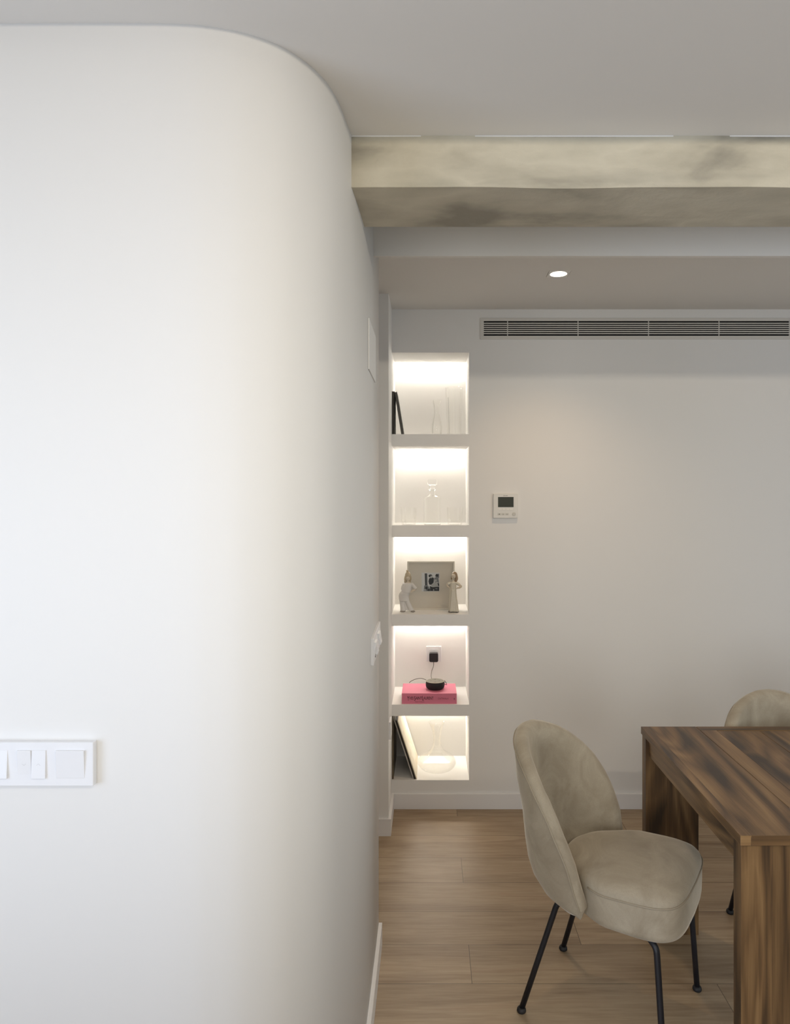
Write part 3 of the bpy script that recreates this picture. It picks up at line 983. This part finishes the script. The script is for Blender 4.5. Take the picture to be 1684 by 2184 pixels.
tube(bm, [P3(1352, 686, -.014), P3(1344, 674, -.016)], [.0017, .0013], 8)
body = remesh(link('body', bm, M_SKIN, t, True))
bm = bmesh.new()
loft(bm, rows_from([(578, 1222, 1318), (600, 1200, 1338), (680, 1198, 1332), (780, 1192, 1335), (900, 1186, 1348), (1040, 1178, 1368), (1172, 1170, 1384)], ZB, X0, .68), 28)
for dx in (-60, -25, 12, 48, 75):   # folds of the gown
    tube(bm, [P3(1268+dx*.35, 740, -.014), P3(1272+dx*.7, 950, -.0175), P3(1276+dx, 1165, -.0215)], [.0015, .003, .0042], 8)
tube(bm, [P3(1212, 604), P3(1180, 620, -.003), P3(1158, 634, -.005)], [.0078, .0078, .0082], 12)
tube(bm, [P3(1322, 600), P3(1360, 622, -.002), P3(1392, 645, -.003)], [.0078, .0078, .0080], 12)
remesh(link('nightgown', bm, M_PORC_CR, body, True))
for xx_ in (1195, 1355):
    bm = bmesh.new(); ellipsoid(bm, P3(xx_, 1175, -.010), (.0075, .012, .0042)); link('shoe', bm, M_SHOE, body, True)
bm = bmesh.new()
ellipsoid(bm, P3(1298, 455, .004), (.0158, .0145, .0190))
tube(bm, catmull([P3(1330, 450, .002), P3(1340, 520, .001), P3(1322, 575, 0), P3(1352, 640, -.001)], 4), [.0078]*4+[.0080]*4+[.0064]*4+[.003], 10)
tube(bm, catmull([P3(1262, 430, .002), P3(1246, 490, .004), P3(1240, 545, .004)], 4), [.0058]*4+[.0048]*4+[.0025], 10)
remesh(link('hair', bm, M_HAIR_D, body, True))
bm = bmesh.new()
for dx in (-14, 14): ellipsoid(bm, P3(1273+dx, 462, -.0150), (.0011, .0008, .0008), 8, 6)
ellipsoid(bm, P3(1272, 496, -.0142), (.0022, .0006, .0006), 8, 6)
link('eyes', bm, M_EYE, body)

# --- fourth niche: book, speaker, socket, charger
Z4 = NZ[3][0]
t = thing('large_book', 'thick pink fashion book lying flat with black lettering on its spine', 'book', (0, 3.600, Z4))
M_PINK = plain('pink_cover', (.66, .19, .28), .5)
M_PAGES = plain('book_pages', (.75, .70, .62), .7)
M_INK = plain('black_ink', (.04, .006, .012), .5)
M_INK2 = plain('maroon_ink', (.22, .03, .06), .5)
BH = .0535; BW = .1405; BD = .190
bm = bmesh.new()
add_box(bm, -BW, BW, 0, BD, BH-.003, BH); add_box(bm, -BW, BW, 0, BD, 0, .003); add_box(bm, -BW, BW, 0, .0035, .003, BH-.003)
link('cover', bm, M_PINK, t)
box('pages', -BW+.004, BW-.004, .0036, BD-.004, .003, BH-.003, M_PAGES, t)
text('spine_title', [('Y', .034, -.1135, .0165, .58, 1), ('VES', .022, -.1020, .0220, .66, .9), ('S', .031, -.0785, .0175, .62, 1),
                     ('AINT', .022, -.0705, .0220, .72, .88), ('L', .034, -.0375, .0180, .60, 1), ('AURENT', .022, -.0300, .0220, .66, .88)],
     M_INK, t, (0, -.0004, 0))
text('spine_subtitle', [('Haute Couture', .0082, -.074, .0085, .95, 1)], M_INK2, t, (0, -.0004, 0))
text('spine_subtitle', [('CATWALK', .0115, .044, .0235, 1, 1)], M_INK2, t, (0, -.0004, 0))
text('publisher_mark', [('&', .012, .125, .0225, .9, 1)], M_INK, t, (0, -.0004, 0))

t = thing('smart_speaker', 'round black smart speaker resting on the pink book', 'speaker', (.0310, 3.690, Z4+BH))
bm = bmesh.new()
lathe(bm, [(0, 0), (.030, 0), (.040, .002), (.0465, .008), (.0492, .017), (.0495, .026), (.0488, .034), (.0465, .039), (.0460, .040), (0, .040)], 64)
link('body', bm, plain('black_fabric_mesh', (.010, .010, .011), .8), t, True)
bm = bmesh.new()
lathe(bm, [(.0460, .0398), (.0475, .0395), (.0475, .0405), (.0455, .0414), (.0445, .0412)], 64)
link('rim', bm, plain('speaker_rim', (.32, .30, .20), .3), t, True)
bm = bmesh.new(); lathe(bm, [(0, .0400), (.0450, .0400), (.0450, .0410), (0, .0412)], 64)
tp = link('top_plate', bm, plain('speaker_top', (.15, .14, .11), .45), t)
for dx, dy in ((0, .022), (0, -.022), (.022, 0), (-.022, 0)):
    bm = bmesh.new(); lathe(bm, [(0, .0412), (.0035, .0412), (.0035, .0418), (0, .0418)], 16, c=(dx, dy, 0))
    link('button', bm, plain('speaker_button', (.10, .095, .08), .5), tp)
M_CABLE = plain('dark_cable', (.045, .035, .022), .5)
# socket on the niche back and plug-in adapter
t = thing('wall_socket', 'white square socket on the back of the niche above the pink book', 'socket', (.026, YE, .714))
bm = bmesh.new(); add_box(bm, -.042, .042, -.009, 0, -.042, .042)
bmesh.ops.bevel(bm, geom=bm.edges[:], offset=.002, segments=3, affect='EDGES', profile=.5)
link('plate', bm, M_WHITE, t)
bm = bmesh.new(); add_box(bm, -.027, .027, -.011, -.008, -.027, .027)
bmesh.ops.bevel(bm, geom=[e for e in bm.edges if abs(e.verts[0].co.y-e.verts[1].co.y) > .001], offset=.007, segments=5, affect='EDGES', profile=.5)
link('insert', bm, M_WHITE, t)
t = thing('power_adapter', 'black rounded power adapter plugged into the niche socket, with thin cable', 'power adapter', (.0245, YE-.012, .7005))
bm = bmesh.new(); add_box(bm, -.0245, .0245, -.030, 0, -.0245, .0245)
bmesh.ops.bevel(bm, geom=[e for e in bm.edges if abs(e.verts[0].co.y-e.verts[1].co.y) > .001], offset=.008, segments=6, affect='EDGES', profile=.5)
bmesh.ops.bevel(bm, geom=[e for e in bm.edges if e.calc_length() > .0 and abs(e.verts[0].co.y+.030) < 1e-4 and abs(e.verts[1].co.y+.030) < 1e-4], offset=.002, segments=2, affect='EDGES', profile=.5)
link('plug_body', bm, plain('black_plastic', (.012, .010, .012), .4), t)
bm = bmesh.new()
def W(x, y, z): return Vector((x, y, z))-Vector((.0245, YE-.012, .7005))
path = [W(.0245, 3.885, .678), W(.0235, 3.880, .655), W(.013, 3.86, .630), W(.010, 3.83, .610), W(.016, 3.80, .598), W(.022, 3.765, .594), W(.024, 3.742, .593)]
tube(bm, catmull(path, 8), .0016, 8)
path = [W(.024, 3.742, .5945), W(-.01, 3.775, .602), W(-.04, 3.80, .607), W(-.070, 3.805, .603), W(-.095, 3.80, .594), W(-.108, 3.80, .5840)]
tube(bm, catmull(path, 8), .0016, 8)
path = [W(.024, 3.742, .5945), W(.065, 3.745, .596), W(.074, 3.75, .606), W(.082, 3.75, .607), W(.090, 3.75, .596), W(.093, 3.745, .5875), W(.084, 3.742, .590), W(.072, 3.74, .592)]
tube(bm, catmull(path, 8), .0016, 8)
link('cable', bm, M_CABLE, t, True)

# --- bottom niche: records and wine decanter
Z5 = NZ[4][0]
def sleeve(label, x, ang, th, h, cols, group, y=3.598):
    t = thing('record_sleeve', label, 'record', (x, y, Z5), (0, R(-ang), 0), group)
    bm = bmesh.new()
    add_box(bm, -th, 0, 0, h if h < .318 else .318, 0, h)
    bmesh.ops.bevel(bm, geom=bm.edges[:], offset=min(.0007, th*.2), segments=1, affect='EDGES', profile=.5)
    link('cover', bm, cols, t)
    return t
def sleeve_mat(name, ca, cb, sc=6, thr=.5):
    k = NT(name); tc = k.n('ShaderNodeTexCoord')
    nz = k.noise(tc.outputs['Object'], sc, 2, .4, 1.5)
    k.l(k.ramp(nz, [(thr-.03, ca), (thr+.03, cb)]), k.b.inputs['Base Color']); k.b.inputs['Roughness'].default_value = .5
    return k.m
G5 = 'records in the bottom niche'
sleeve('dark brown record sleeve standing upright against the left side of the bottom niche', XN0+.0085, 0, .008, .324, sleeve_mat('brown_sleeve', (.09, .07, .045), (.14, .11, .07)), G5)
ang = 18.0; ca = math.cos(R(ang))
th = [.0052, .0048, .0048, .0062]
cols = [sleeve_mat('marbled_cream_sleeve', (.74, .66, .52), (.80, .74, .62), 9, .55), sleeve_mat('black_sleeve', (.01, .01, .01), (.02, .018, .016)),
        sleeve_mat('brown_dark_sleeve', (.035, .028, .02), (.05, .04, .03)), sleeve_mat('grey_sleeve', (.40, .385, .35), (.55, .53, .50))]
lab = ['cream record sleeve, rightmost of the leaning records in the bottom niche', 'black record sleeve second from right among the leaning records',
       'very dark brown record sleeve third from right among the leaning records', 'grey record sleeve, leftmost of the leaning records in the bottom niche']
x = -.0622
for i in range(4):
    sleeve(lab[i], x, ang, th[i]-.0004, .315, cols[i], G5, y=3.598+[.0, .003, .001, .004][i])
    x -= th[i]/ca
glass_lathe('wine_decanter', [(0, .004), (.045, .0), (.080, .012), (.099, .032), (.1015, .044), (.093, .064), (.068, .083), (.042, .100), (.0265, .122), (.0195, .150), (.0200, .180), (.0270, .212), (.0385, .242), (.0445, .253)],
            'wide-bottomed clear glass wine decanter in the bottom niche', 'decanter', (.040, 3.72, Z5), t=.002)

# ------------------------------------------------------------------ light
def area(name, loc, rot, sx, sy, col, power, spread=180):
    l = bpy.data.lights.new(name, 'AREA'); l.shape = 'RECTANGLE'; l.size = sx; l.size_y = sy
    l.color = col; l.energy = power; l.spread = R(spread)
    o = bpy.data.objects.new(name, l); COL.objects.link(o); o.location = loc; o.rotation_euler = rot
    return o
area('window_daylight', (-1.2, -3.15, 1.2), (R(90), 0, 0), 2.0, 2.1, (.98, .98, .95), 62)
area('side_window_daylight', (-2.65, -.9, 1.2), (0, R(-90), 0), 2.0, 2.4, (.62, .76, 1.0), 78)
area('right_fill', (3.25, .2, 1.3), (0, R(90), 0), 1.8, 2.0, (.80, .93, 1.0), 26)  # added cool fill in front of the closed right wall, no window there
area('ceiling_lamp', (1.1, -.55, 2.515), (R(82), 0, 0), 2.4, .05, (1.0, .88, .70), 23)
sp = bpy.data.lights.new('spot_glow', 'SPOT'); sp.energy = 17; sp.color = (1, .69, .40); sp.spot_size = R(120); sp.spot_blend = 1; sp.shadow_soft_size = .03
so = bpy.data.objects.new('spot_glow', sp); COL.objects.link(so); so.location = (LX, LY, 2.54)

w = bpy.data.worlds.new('world'); SC.world = w; w.use_nodes = True
w.node_tree.nodes['Background'].inputs[0].default_value = (.62, .80, 1, 1)
w.node_tree.nodes['Background'].inputs[1].default_value = .10

vs = SC.view_settings
vs.view_transform = 'Standard'; vs.look = 'None'; vs.exposure = 0.0; vs.gamma = 1; vs.use_curve_mapping = False
SC.cycles.use_denoising = True
SC.cycles.diffuse_bounces = 6
SC.cycles.max_bounces = 16
SC.cycles.transparent_max_bounces = 24
SC.cycles.sample_clamp_indirect = 6
